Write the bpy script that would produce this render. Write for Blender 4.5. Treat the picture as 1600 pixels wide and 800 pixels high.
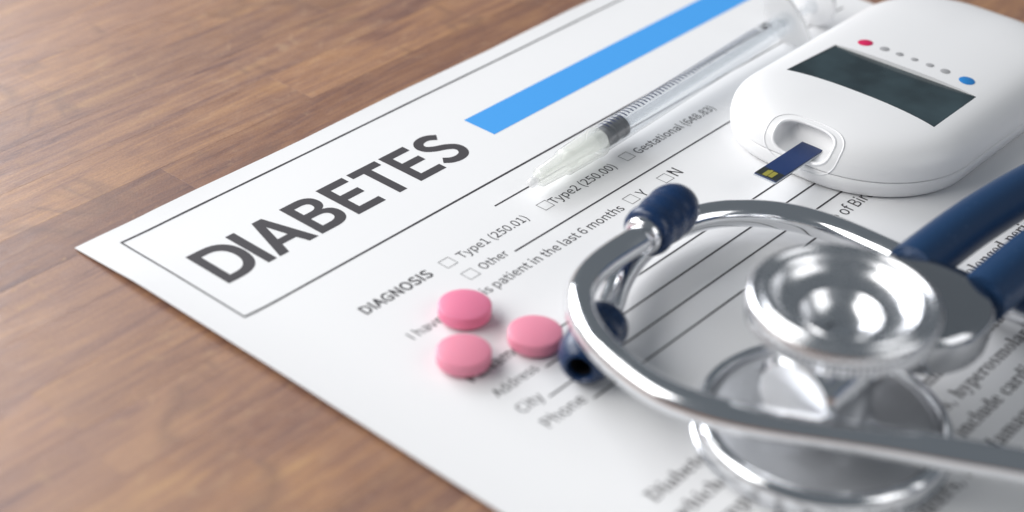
import bpy, bmesh, math, random
from mathutils import Vector, Matrix

scene = bpy.context.scene
for o in list(bpy.data.objects):
    bpy.data.objects.remove(o)
COL = scene.collection
MM = 0.001

# ------------------------------------------------------------------ camera
# World: origin at the near left corner of the paper, +X along its print, Z up, metres.
CAM = [[0.658606, 0.398715, -0.638172, -0.153004], [-0.751741, 0.386405, -0.534394, -0.238784], [0.033522, 0.831695, 0.554219, 0.182795]]
cam_data = bpy.data.cameras.new('camera')
cam = bpy.data.objects.new('camera', cam_data)
COL.objects.link(cam)
cam.matrix_world = Matrix(CAM + [[0, 0, 0, 1]])
cam_data.sensor_width = 36
cam_data.lens = 59.135
cam_data.clip_start = 0.01
cam_data.clip_end = 20
cam_data.dof.use_dof = True
cam_data.dof.focus_distance = 0.352
cam_data.dof.aperture_fstop = 9.2
scene.camera = cam

# ------------------------------------------------------------------ world
world = bpy.data.worlds.new('World')
scene.world = world
world.use_nodes = True
bg = world.node_tree.nodes['Background']
bg.inputs['Color'].default_value = (0.80, 0.90, 1.0, 1)
bg.inputs['Strength'].default_value = 0.185

# ------------------------------------------------------------------ lamps (soft boxes of the studio)
LEFT = Vector((-0.643, 0.766, 0))
AWAY = Vector((0.766, 0.643, 0))
MID = Vector((0.08, -0.08, 0.0))

def area(name, pos, aim, sx, sy, power, color):
    d = bpy.data.lights.new(name, 'AREA')
    d.shape = 'RECTANGLE'
    d.size, d.size_y = sx, sy
    d.energy = power
    d.color = color
    o = bpy.data.objects.new(name, d)
    COL.objects.link(o)
    o.location = pos
    o.rotation_euler = (aim - pos).to_track_quat('-Z', 'Y').to_euler()
    return o

area('key_softbox', MID + LEFT * 0.72 - AWAY * 0.05 + Vector((0, 0, 0.50)), MID, 0.85, 0.55, 7.9, (1.0, 0.985, 0.965))
area('window_softbox', MID + LEFT * 0.95 + AWAY * 0.95 + Vector((0, 0, 0.60)), MID, 0.9, 0.7, 21.0, (0.955, 0.965, 1.0))

area('fill_softbox', MID - LEFT * 0.75 - AWAY * 0.40 + Vector((0, 0, 0.55)), MID, 0.7, 0.6, 2.6, (1.0, 0.99, 0.98))

scene.view_settings.view_transform = 'Standard'
scene.view_settings.look = 'None'
scene.view_settings.exposure = -0.02
scene.view_settings.gamma = 1.0
scene.render.engine = 'CYCLES'
scene.cycles.max_bounces = 12
scene.cycles.transparent_max_bounces = 24

# ------------------------------------------------------------------ materials
def new_mat(name):
    m = bpy.data.materials.new(name)
    m.use_nodes = True
    nt = m.node_tree
    return m, nt, nt.nodes['Principled BSDF']

def node(nt, kind, **inp):
    n = nt.nodes.new(kind)
    for k, v in inp.items():
        n.inputs[k.replace('_', ' ')].default_value = v
    return n

def coords(nt, scale):
    tc = nt.nodes.new('ShaderNodeTexCoord')
    mp = nt.nodes.new('ShaderNodeMapping')
    mp.inputs['Scale'].default_value = scale
    nt.links.new(tc.outputs['Object'], mp.inputs['Vector'])
    return mp.outputs['Vector']

def add_bump(nt, p, scale, strength, dist, detail=3.0):
    v = coords(nt, scale)
    n = node(nt, 'ShaderNodeTexNoise', Scale=1.0, Detail=detail)
    nt.links.new(v, n.inputs['Vector'])
    b = node(nt, 'ShaderNodeBump', Strength=strength, Distance=dist)
    nt.links.new(n.outputs['Fac'], b.inputs['Height'])
    nt.links.new(b.outputs['Normal'], p.inputs['Normal'])
    return n

def rough_noise(nt, p, scale, lo, hi):
    v = coords(nt, scale)
    n = node(nt, 'ShaderNodeTexNoise', Scale=1.0, Detail=4.0)
    nt.links.new(v, n.inputs['Vector'])
    r = node(nt, 'ShaderNodeMapRange', From_Min=0.3, From_Max=0.7, To_Min=lo, To_Max=hi)
    nt.links.new(n.outputs['Fac'], r.inputs['Value'])
    nt.links.new(r.outputs['Result'], p.inputs['Roughness'])

def plain(name, color, rough, metallic=0.0, spec=0.5, coat=0.0, noise=None, bump=None):
    m, nt, p = new_mat(name)
    p.inputs['Base Color'].default_value = (*color, 1)
    p.inputs['Roughness'].default_value = rough
    p.inputs['Metallic'].default_value = metallic
    p.inputs['Specular IOR Level'].default_value = spec
    p.inputs['Coat Weight'].default_value = coat
    if noise:
        rough_noise(nt, p, noise[0], noise[1], noise[2])
    if bump:
        add_bump(nt, p, *bump)
    return m

def wood_material():
    m, nt, p = new_mat('acacia_wood')
    L = nt.links.new
    tc = nt.nodes.new('ShaderNodeTexCoord')
    oi = nt.nodes.new('ShaderNodeObjectInfo')
    ge = nt.nodes.new('ShaderNodeNewGeometry')
    rnd = node(nt, 'ShaderNodeMath'); rnd.operation = 'ADD'
    L(oi.outputs['Random'], rnd.inputs[0]); L(ge.outputs['Random Per Island'], rnd.inputs[1])
    fr = node(nt, 'ShaderNodeMath'); fr.operation = 'FRACT'
    L(rnd.outputs[0], fr.inputs[0])
    off = node(nt, 'ShaderNodeVectorMath'); off.operation = 'SCALE'
    off.inputs[0].default_value = (0.030, 0.005, 0.0)
    L(fr.outputs[0], off.inputs['Scale'])
    base = node(nt, 'ShaderNodeVectorMath'); base.operation = 'ADD'
    L(tc.outputs['Object'], base.inputs[0]); L(off.outputs[0], base.inputs[1])

    def noise(scale, detail, rough, dist):
        mp = nt.nodes.new('ShaderNodeMapping'); mp.inputs['Scale'].default_value = scale
        L(base.outputs[0], mp.inputs['Vector'])
        n = node(nt, 'ShaderNodeTexNoise', Scale=1.0, Detail=detail, Roughness=rough, Distortion=dist)
        L(mp.outputs['Vector'], n.inputs['Vector'])
        return n.outputs['Fac']
    bands = noise((19, 250, 40), 6, 0.66, 1.5)
    fibre = noise((80, 1250, 200), 5, 0.70, 0.5)
    cloud = noise((26, 90, 30), 4, 0.6, 0.8)
    figure = noise((160, 260, 100), 4, 0.6, 1.2)
    ramp = nt.nodes.new('ShaderNodeValToRGB')
    cr = ramp.color_ramp
    cr.elements[0].position = 0.35; cr.elements[0].color = (0.140, 0.069, 0.058, 1)
    cr.elements[1].position = 0.68; cr.elements[1].color = (0.450, 0.264, 0.128, 1)
    e = cr.elements.new(0.46); e.color = (0.258, 0.136, 0.090, 1)
    e = cr.elements.new(0.56); e.color = (0.352, 0.190, 0.106, 1)
    mix = node(nt, 'ShaderNodeMath'); mix.operation = 'MULTIPLY_ADD'
    L(bands, mix.inputs[0]); mix.inputs[1].default_value = 0.46
    m2 = node(nt, 'ShaderNodeMath'); m2.operation = 'MULTIPLY_ADD'
    L(fibre, m2.inputs[0]); m2.inputs[1].default_value = 0.24
    m3 = node(nt, 'ShaderNodeMath'); m3.operation = 'MULTIPLY'
    L(cloud, m3.inputs[0]); m3.inputs[1].default_value = 0.32
    L(m3.outputs[0], m2.inputs[2]); L(m2.outputs[0], mix.inputs[2])
    L(mix.outputs[0], ramp.inputs['Fac'])
    # tone of the individual stave
    tone = node(nt, 'ShaderNodeMix'); tone.data_type = 'RGBA'; tone.blend_type = 'MULTIPLY'
    tone.inputs['Factor'].default_value = 1.0
    L(ramp.outputs['Color'], tone.inputs[6]); L(oi.outputs['Color'], tone.inputs[7])
    hsv = nt.nodes.new('ShaderNodeHueSaturation')
    mr = node(nt, 'ShaderNodeMapRange', To_Min=0.94, To_Max=1.05)
    L(fr.outputs[0], mr.inputs['Value']); L(mr.outputs['Result'], hsv.inputs['Value'])
    L(tone.outputs[2], hsv.inputs['Color'])
    # pale mineral streaks
    st = node(nt, 'ShaderNodeMapRange', From_Min=0.60, From_Max=0.74, To_Min=0.0, To_Max=0.45)
    L(figure, st.inputs['Value'])
    m4 = node(nt, 'ShaderNodeMix'); m4.data_type = 'RGBA'
    L(st.outputs['Result'], m4.inputs['Factor'])
    L(hsv.outputs['Color'], m4.inputs[6]); m4.inputs[7].default_value = (0.44, 0.28, 0.15, 1)
    sp_ = noise((1500, 3200, 1500), 2, 0.7, 0.0)
    spr = node(nt, 'ShaderNodeMapRange', From_Min=0.25, From_Max=0.75, To_Min=0.80, To_Max=1.20)
    L(sp_, spr.inputs['Value'])
    m5 = nt.nodes.new('ShaderNodeHueSaturation')
    L(m4.outputs[2], m5.inputs['Color']); L(spr.outputs['Result'], m5.inputs['Value'])
    # thin crossing veins: the zero line of a slow noise
    vein = noise((26, 15, 20), 3, 0.45, 0.7)
    vd = node(nt, 'ShaderNodeMath'); vd.operation = 'SUBTRACT'; vd.inputs[1].default_value = 0.5
    L(vein, vd.inputs[0])
    va = node(nt, 'ShaderNodeMath'); va.operation = 'ABSOLUTE'; L(vd.outputs[0], va.inputs[0])
    vm = node(nt, 'ShaderNodeMapRange', From_Min=0.0, From_Max=0.026, To_Min=0.42, To_Max=0.0)
    L(va.outputs[0], vm.inputs['Value'])
    gate = node(nt, 'ShaderNodeMapRange', From_Min=0.46, From_Max=0.56, To_Min=0.0, To_Max=1.0)
    L(cloud, gate.inputs['Value'])
    vg = node(nt, 'ShaderNodeMath'); vg.operation = 'MULTIPLY'
    L(vm.outputs['Result'], vg.inputs[0]); L(gate.outputs['Result'], vg.inputs[1])
    m6 = node(nt, 'ShaderNodeMix'); m6.data_type = 'RGBA'
    L(vg.outputs[0], m6.inputs['Factor'])
    L(m5.outputs['Color'], m6.inputs[6]); m6.inputs[7].default_value = (0.13, 0.07, 0.055, 1)
    L(m6.outputs[2], p.inputs['Base Color'])
    # rubbed satin lacquer with fine scratches
    fine = noise((1900, 3400, 1900), 3, 0.7, 0.0)
    hm = node(nt, 'ShaderNodeMath'); hm.operation = 'MULTIPLY_ADD'
    L(fibre, hm.inputs[0]); hm.inputs[1].default_value = 0.6; L(fine, hm.inputs[2])
    b = node(nt, 'ShaderNodeBump', Strength=0.55, Distance=0.00007)
    L(hm.outputs[0], b.inputs['Height']); L(b.outputs['Normal'], p.inputs['Normal'])
    rr = node(nt, 'ShaderNodeMapRange', From_Min=0.3, From_Max=0.7, To_Min=0.36, To_Max=0.52)
    L(figure, rr.inputs['Value']); L(rr.outputs['Result'], p.inputs['Roughness'])
    p.inputs['Specular IOR Level'].default_value = 0.68
    return m

def clear_material(name, tint, clear, rough, body=(0.9, 0.92, 0.92)):
    """thin clear plastic: see-through body with a glossy skin and a little milkiness"""
    m = bpy.data.materials.new(name)
    m.use_nodes = True
    nt = m.node_tree
    nt.nodes.remove(nt.nodes['Principled BSDF'])
    out = nt.nodes['Material Output']
    tr = node(nt, 'ShaderNodeBsdfTransparent', Color=(*tint, 1))
    di = node(nt, 'ShaderNodeBsdfTranslucent', Color=(*body, 1))
    d2 = node(nt, 'ShaderNodeBsdfDiffuse', Color=(*body, 1))
    gl = node(nt, 'ShaderNodeBsdfGlossy', Color=(1, 1, 1, 1), Roughness=rough)
    fr = nt.nodes.new('ShaderNodeFresnel')
    gm = nt.nodes.new('ShaderNodeNewGeometry')
    io = node(nt, 'ShaderNodeMapRange', From_Min=0.0, From_Max=1.0, To_Min=1.48, To_Max=1 / 1.48)
    nt.links.new(gm.outputs['Backfacing'], io.inputs['Value'])
    nt.links.new(io.outputs['Result'], fr.inputs['IOR'])
    mm = node(nt, 'ShaderNodeMixShader', Fac=0.5)
    m1 = node(nt, 'ShaderNodeMixShader', Fac=clear)
    m2 = nt.nodes.new('ShaderNodeMixShader')
    L = nt.links.new
    L(di.outputs[0], mm.inputs[1]); L(d2.outputs[0], mm.inputs[2])
    L(mm.outputs[0], m1.inputs[1]); L(tr.outputs[0], m1.inputs[2])
    L(fr.outputs[0], m2.inputs['Fac']); L(m1.outputs[0], m2.inputs[1]); L(gl.outputs[0], m2.inputs[2])
    L(m2.outputs[0], out.inputs['Surface'])
    return m

WOOD = wood_material()
PAPER = plain('paper', (0.80, 0.80, 0.805), 0.6, spec=0.3, bump=((4200, 4200, 4200), 0.25, 0.00005, 4))
INK = plain('black_ink', (0.050, 0.047, 0.052), 0.55, spec=0.3, bump=((5000, 5000, 5000), 0.3, 0.00004, 3))
TITLE_INK = plain('title_ink', (0.060, 0.056, 0.062), 0.55, spec=0.3, bump=((5000, 5000, 5000), 0.3, 0.00004, 3))
GREY_INK = plain('grey_ink', (0.11, 0.105, 0.11), 0.55, spec=0.3)
THIN_INK = plain('thin_grey_ink', (0.20, 0.20, 0.20), 0.55, spec=0.3)
BLUE_INK = plain('blue_ink', (0.062, 0.335, 0.780), 0.6, spec=0.25, bump=((4200, 4200, 4200), 0.25, 0.00005, 4))
CHROME = plain('chrome', (0.80, 0.81, 0.83), 0.11, 1.0, noise=((140, 140, 140), 0.06, 0.20), bump=((1200, 1200, 1200), 0.02, 0.00003, 3))
SATIN = plain('satin_steel', (0.42, 0.43, 0.45), 0.50, 0.65, noise=((900, 900, 900), 0.44, 0.58), bump=((1600, 1600, 1600), 0.5, 0.00010, 3))
STEEL = plain('dull_chrome', (0.52, 0.53, 0.55), 0.16, 1.0, noise=((350, 350, 350), 0.12, 0.22))
MATTE = plain('frosted_steel', (0.72, 0.73, 0.75), 0.40, 1.0, noise=((700, 700, 700), 0.34, 0.46))
BRUSHED = plain('polished_bell', (0.72, 0.73, 0.75), 0.26, 1.0, noise=((400, 400, 400), 0.21, 0.32))
DARK = plain('dark_bore', (0.006, 0.006, 0.008), 0.7)
NAVY = plain('navy_tubing', (0.008, 0.038, 0.105), 0.40, spec=0.45, bump=((1500, 1500, 1500), 0.10, 0.00006, 3))
NAVY_TIP = plain('navy_eartip', (0.006, 0.028, 0.088), 0.28, spec=0.5, noise=((500, 500, 500), 0.22, 0.36))
WHITE = plain('white_plastic', (0.80, 0.80, 0.805), 0.36, spec=0.42, bump=((3500, 3500, 3500), 0.05, 0.00004, 2))
WHITE_IN = plain('white_plastic_trim', (0.80, 0.80, 0.81), 0.30, spec=0.45)
SEAM = plain('seam_gap', (0.10, 0.10, 0.105), 0.8)
SCREEN = plain('lcd_glass', (0.022, 0.035, 0.041), 0.18)
PINK_DOT = plain('magenta_print', (0.62, 0.010, 0.095), 0.4)
BLUE_DOT = plain('cyan_print', (0.020, 0.210, 0.560), 0.4)
GREY_DOT = plain('grey_print', (0.36, 0.36, 0.37), 0.5)
STRIP = plain('navy_strip', (0.014, 0.036, 0.125), 0.30, spec=0.5)
STRIP_DARK = plain('strip_black', (0.02, 0.025, 0.022), 0.4)
STRIP_EDGE = plain('strip_plastic', (0.62, 0.66, 0.70), 0.3)
GOLD = plain('strip_gold', (0.42, 0.38, 0.07), 0.35, 0.3, bump=((2000, 2000, 2000), 0.3, 0.0001, 2))
RUBBER = plain('grey_rubber', (0.085, 0.090, 0.102), 0.42)
TICK = plain('scale_ink', (0.035, 0.045, 0.10), 0.5)
CAP = clear_material('milky_cap', (0.985, 0.988, 0.98), 0.74, 0.20, (0.92, 0.93, 0.90))
HUB = clear_material('milky_hub', (0.97, 0.975, 0.97), 0.30, 0.2, (0.92, 0.93, 0.91))
CLEAR = clear_material('clear_barrel', (0.955, 0.962, 0.97), 0.93, 0.05)
ROD = clear_material('clear_rod', (0.93, 0.94, 0.95), 0.84, 0.10)
FROST = clear_material('frosted_plastic', (0.97, 0.97, 0.97), 0.35, 0.25, (0.88, 0.88, 0.88))

def speckle(m, scale, lo, hi, color, amount):
    nt = m.node_tree; p = nt.nodes['Principled BSDF']
    v = coords(nt, (scale, scale, scale))
    n = node(nt, 'ShaderNodeTexNoise', Scale=1.0, Detail=2.0)
    nt.links.new(v, n.inputs['Vector'])
    r = node(nt, 'ShaderNodeMapRange', From_Min=lo, From_Max=hi, To_Min=0.0, To_Max=amount)
    nt.links.new(n.outputs['Fac'], r.inputs['Value'])
    x = node(nt, 'ShaderNodeMix'); x.data_type = 'RGBA'
    x.inputs[6].default_value = p.inputs['Base Color'].default_value
    x.inputs[7].default_value = (*color, 1)
    nt.links.new(r.outputs['Result'], x.inputs['Factor'])
    nt.links.new(x.outputs[2], p.inputs['Base Color'])
speckle(NAVY, 1300, 0.70, 0.78, (0.16, 0.24, 0.36), 0.6)
speckle(NAVY_TIP, 1100, 0.72, 0.78, (0.16, 0.24, 0.36), 0.5)
speckle(SCREEN, 90, 0.35, 0.70, (0.040, 0.064, 0.074), 1.0)  # cloudy lighter teal in the glass colour imitates a soft reflection

def pill_material():
    m, nt, p = new_mat('pink_coating')
    p.inputs['Base Color'].default_value = (0.790, 0.270, 0.375, 1)
    p.inputs['Roughness'].default_value = 0.42
    p.inputs['Subsurface Weight'].default_value = 0.25
    p.inputs['Subsurface Radius'].default_value = (0.0012, 0.0005, 0.0006)
    p.inputs['Subsurface Scale'].default_value = 1.0
    oi = nt.nodes.new('ShaderNodeObjectInfo')
    mx = node(nt, 'ShaderNodeMix'); mx.data_type = 'RGBA'; mx.blend_type = 'MULTIPLY'
    mx.inputs['Factor'].default_value = 1.0
    mx.inputs[6].default_value = p.inputs['Base Color'].default_value
    nt.links.new(oi.outputs['Color'], mx.inputs[7]); nt.links.new(mx.outputs[2], p.inputs['Base Color'])
    add_bump(nt, p, (1400, 1400, 1400), 0.22, 0.00010, 4)
    return m
PILL = pill_material()

# ------------------------------------------------------------------ helpers (all lengths in mm, v runs down the page)
def W(p):
    return Vector((p[0] * MM, -p[1] * MM, p[2] * MM))

def empty(name, u, v, z, label, cat, group=None):
    o = bpy.data.objects.new(name, None)
    o.empty_display_size = 0.005
    COL.objects.link(o)
    o.location = W((u, v, z))
    tag(o, label, cat, group)
    return o

def tag(o, label, cat, group=None):
    o['label'] = label
    o['category'] = cat
    if group:
        o['group'] = group
    return o

def world_loc(o):
    l = Vector((0, 0, 0))
    while o is not None:
        l = l + o.location
        o = o.parent
    return l

def obj(name, verts, faces, mat, parent=None, smooth=35, origin=None, recalc=True):
    """verts as (u, v, z) mm in the place; linked as ONE mesh object"""
    base = world_loc(parent)
    org = W(origin) if origin is not None else Vector((0, 0, 0)) + base
    me = bpy.data.meshes.new(name)
    me.from_pydata([W(p) - org for p in verts], [], faces)
    if recalc:
        bm = bmesh.new(); bm.from_mesh(me)
        bmesh.ops.recalc_face_normals(bm, faces=bm.faces)
        bm.to_mesh(me); bm.free()
    finish(me, smooth)
    me.materials.append(mat)
    o = bpy.data.objects.new(name, me)
    COL.objects.link(o)
    if parent is not None:
        o.parent = parent
    o.location = org - base
    return o

def finish(me, smooth):
    if smooth:
        for p in me.polygons:
            p.use_smooth = True
        me.set_sharp_from_angle(angle=math.radians(smooth))

def merge(*parts):
    V, F = [], []
    for v, f in parts:
        n = len(V)
        V += list(v)
        F += [tuple(i + n for i in q) for q in f]
    return V, F

def rings(loops, cap0=True, cap1=True):
    n = len(loops[0])
    V = [p for l in loops for p in l]
    F = []
    for k in range(len(loops) - 1):
        for i in range(n):
            j = (i + 1) % n
            F.append((k * n + i, k * n + j, (k + 1) * n + j, (k + 1) * n + i))
    if cap0:
        F.append(tuple(range(n - 1, -1, -1)))
    if cap1:
        F.append(tuple(range((len(loops) - 1) * n, len(loops) * n)))
    return V, F

def lathe(a, b, profile, n=48, cap0=True, cap1=True):
    """profile: (distance along the axis from a, radius); axis runs a -> b"""
    a, b = Vector(a), Vector(b)
    d = (b - a).normalized()
    t = Vector((0, 0, 1)) if abs(d.z) < 0.9 else Vector((1, 0, 0))
    x = d.cross(t).normalized(); y = d.cross(x).normalized()
    loops = []
    for s, r in profile:
        c = a + d * s
        loops.append([tuple(c + (x * math.cos(k / n * 2 * math.pi) + y * math.sin(k / n * 2 * math.pi)) * max(r, 0.001)) for k in range(n)])
    return rings(loops, cap0, cap1)

def arc(cx, cy, r, a0, a1, n):
    return [(cx + r * math.cos(math.radians(a0 + (a1 - a0) * k / n)), cy + r * math.sin(math.radians(a0 + (a1 - a0) * k / n))) for k in range(n + 1)]

def catmull(pts, per=10):
    P = [Vector(p) for p in pts]
    P = [P[0] * 2 - P[1]] + P + [P[-1] * 2 - P[-2]]
    out = []
    for i in range(1, len(P) - 2):
        for k in range(per):
            t = k / per
            out.append(0.5 * ((2 * P[i]) + (P[i + 1] - P[i - 1]) * t + (2 * P[i - 1] - 5 * P[i] + 4 * P[i + 1] - P[i + 2]) * t * t
                              + (3 * P[i] - P[i - 1] - 3 * P[i + 1] + P[i + 2]) * t ** 3))
    out.append(P[-2])
    return out

def smooth_path(P, it=6):
    P = list(P)
    for _ in range(it):
        P = [P[0]] + [(P[i - 1] + P[i] * 2 + P[i + 1]) / 4 for i in range(1, len(P) - 1)] + [P[-1]]
    return P

def sweep(path, r, n=24, cap=True):
    rad = r if callable(r) else (lambda t: r)
    T = [(path[min(i + 1, len(path) - 1)] - path[max(i - 1, 0)]).normalized() for i in range(len(path))]
    x = T[0].orthogonal().normalized()
    loops = []
    for i, c in enumerate(path):
        x = (x - T[i] * x.dot(T[i])).normalized()
        y = T[i].cross(x)
        q = rad(i / (len(path) - 1))
        loops.append([tuple(c + (x * math.cos(k / n * 2 * math.pi) + y * math.sin(k / n * 2 * math.pi)) * q) for k in range(n)])
    return rings(loops, cap, cap)

def box(u0, v0, z0, u1, v1, z1, ch=0.0):
    lo = [(u0, v0, z0), (u1, v0, z0), (u1, v1, z0), (u0, v1, z0)]
    if ch:
        mid = [(p[0], p[1], z1 - ch) for p in lo]
        top = [(u0 + ch, v0 + ch, z1), (u1 - ch, v0 + ch, z1), (u1 - ch, v1 - ch, z1), (u0 + ch, v1 - ch, z1)]
        return rings([lo, mid, top])
    return rings([lo, [(p[0], p[1], z1) for p in lo]])

# ------------------------------------------------------------------ the table: glued acacia staves
rng = random.Random(11)
table = empty('wooden_table', 60, 60, -22, 'brown table top of glued wooden staves under the white printed form', 'table')
TV, TF = [], []
ROW = 14.5
TONES = [(1.0, 1.0, 1.0), (0.93, 0.92, 0.95), (1.05, 1.03, 0.98), (0.97, 0.96, 0.98), (1.06, 1.04, 1.0)]
k0 = -21
stave_id = 0
for k in range(k0, 30):
    v0 = -12.5 + k * ROW
    u = -330 + rng.uniform(-60, 0)
    joints = []
    while u < 560:
        joints.append(u)
        u += rng.uniform(120, 230)
    joints.append(u)
    fixed = {0: 31.0, -1: 74.5, -4: 35.0, -3: 108.0, -2: -14.0}.get(k)
    if fixed is not None:
        joints = [j for j in joints if abs(j - fixed) > 60] + [fixed]
        joints.sort()
    for a, b in zip(joints[:-1], joints[1:]):
        c = rng.choice(TONES)
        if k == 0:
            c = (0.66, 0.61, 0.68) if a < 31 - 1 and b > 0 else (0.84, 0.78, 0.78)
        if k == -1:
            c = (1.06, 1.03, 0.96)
        zt = rng.uniform(-0.006, 0.0)
        g = 0.008
        mesh = box(a + g, v0 + g, -22, b - g, v0 + ROW - g, zt, 0.025)
        seen = b > -150 and a < 330 and v0 > -190 and v0 < 205 and not (a > 6 and b < 204 and v0 > 6 and v0 < 280)
        if seen:
            s = obj('stave', *mesh, WOOD, table, smooth=0)
            s.color = (*c, 1)
            stave_id += 1
        else:
            V, F = mesh
            n = len(TV); TV += V; TF += [tuple(i + n for i in q) for q in F]
rest = obj('staves', TV, TF, WOOD, table, smooth=0)
rest['kind'] = 'stuff'

# ------------------------------------------------------------------ the printed form
PW, PH = 210.0, 297.0
def lift(u, v):
    h = 0.0
    if u < 16:
        h = 1.25 * (1 - max(u, 0) / 16) ** 2 * min(1, max(0, (v + 3) / 22)) * (1 - 0.45 * min(1, max(0, (v - 60) / 60)))
    h += 0.40 * max(0, 1 - max(v, 0) / 9) ** 2 * (0.5 + 0.35 * math.sin(u * 0.10 - 0.9) + 0.15 * math.sin(u * 0.31))
    return h
PT = 0.16
def pz(u, v):
    return PT + 0.03 + lift(u, v)

us = sorted(set([0, 1, 2, 3, 4.5, 6, 8, 10, 12, 14, 16, 20] + [20 + i * 10 for i in range(20)]))
us = [x for x in us if x <= PW]
vs = sorted(set([0, 1, 2, 3.5, 5, 7, 10, 14, 18, 22] + [22 + i * 11 for i in range(26)]))
vs = [x for x in vs if x < PH] + [PH]
V = []; F = []
nu, nv = len(us), len(vs)
for layer in (0, 1):
    for v in vs:
        for u in us:
            V.append((u, v, (PT if layer else 0.03) + lift(u, v)))
for layer in (0, 1):
    o_ = layer * nu * nv
    for j in range(nv - 1):
        for i in range(nu - 1):
            F.append((o_ + j * nu + i, o_ + j * nu + i + 1, o_ + (j + 1) * nu + i + 1, o_ + (j + 1) * nu + i))
edge = [i for i in range(nu)] + [j * nu + nu - 1 for j in range(1, nv)] + [(nv - 1) * nu + i for i in range(nu - 2, -1, -1)] + [j * nu for j in range(nv - 2, 0, -1)]
for a, b in zip(edge, edge[1:] + edge[:1]):
    F.append((a, b, b + nu * nv, a + nu * nv))
form = obj('printed_form', V, F, PAPER, None, smooth=30, origin=(0, 0, 0))
tag(form, 'white printed medical form headed DIABETES lying on the wooden table', 'paper form')

def sheet(name, poly_list, mat, dz=0.0, parent=None):
    """flat print: list of quads as (u, v) corner lists, draped on the sheet"""
    V, F = [], []
    for q in poly_list:
        n = len(V)
        V += [(a, b, pz(a, b) + dz) for a, b in q]
        F.append(tuple(range(n, n + len(q))))
    return obj(name, V, F, mat, parent or form, smooth=0, recalc=False)

def stroke(u0, v0, u1, v1, w):
    """a straight rule cut into short quads so that it follows the paper"""
    n = max(1, int(max(abs(u1 - u0), abs(v1 - v0)) / 5))
    out = []
    h = w / 2
    for k in range(n):
        a, b = k / n, (k + 1) / n
        ua, ub, va, vb = u0 + (u1 - u0) * a, u0 + (u1 - u0) * b, v0 + (v1 - v0) * a, v0 + (v1 - v0) * b
        if abs(u1 - u0) > abs(v1 - v0):
            out.append([(ua, va - h), (ub, vb - h), (ub, vb + h), (ua, va + h)])
        else:
            out.append([(ua - h, va), (ub - h, vb), (ub + h, vb), (ua + h, va)])
    return out

sheet('ruled_border', stroke(7.2, 4.9, 202.6, 4.9, 0.55) + stroke(7.2, 41.0, 202.6, 41.0, 0.55)
      + stroke(7.4, 5.1, 7.4, 40.8, 0.42) + stroke(202.4, 5.1, 202.4, 40.8, 0.42), INK)
sheet('blue_bar', [[(90.8 + i * 5.5, 19.1), (90.8 + i * 5.5 + 5.5, 19.1), (90.8 + i * 5.5 + 5.5, 28.2), (90.8 + i * 5.5, 28.2)] for i in range(19)], BLUE_INK)
for (a, b, v) in ((68.7, 202.5, 48.0), (58.9, 202.5, 62.0), (36.5, 202.5, 84.7), (34.6, 202.5, 90.6), (28.6, 202.5, 96.5), (33.6, 105.0, 102.4)):
    sheet('writing_line', stroke(a, v, b, v, 0.43), INK)
for (a, v) in ((45.5, 53.9), (45.7, 59.7), (74.85, 53.85), (102.4, 53.6), (89.2, 65.1), (100.9, 65.1)):
    s = 2.72; w = 0.17
    sheet('checkbox', stroke(a - w / 2, v, a + s + w / 2, v, w) + stroke(a - w / 2, v + s, a + s + w / 2, v + s, w)
          + stroke(a, v + w / 2, a, v + s - w / 2, w) + stroke(a + s, v + w / 2, a + s, v + s - w / 2, w), THIN_INK)

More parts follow.
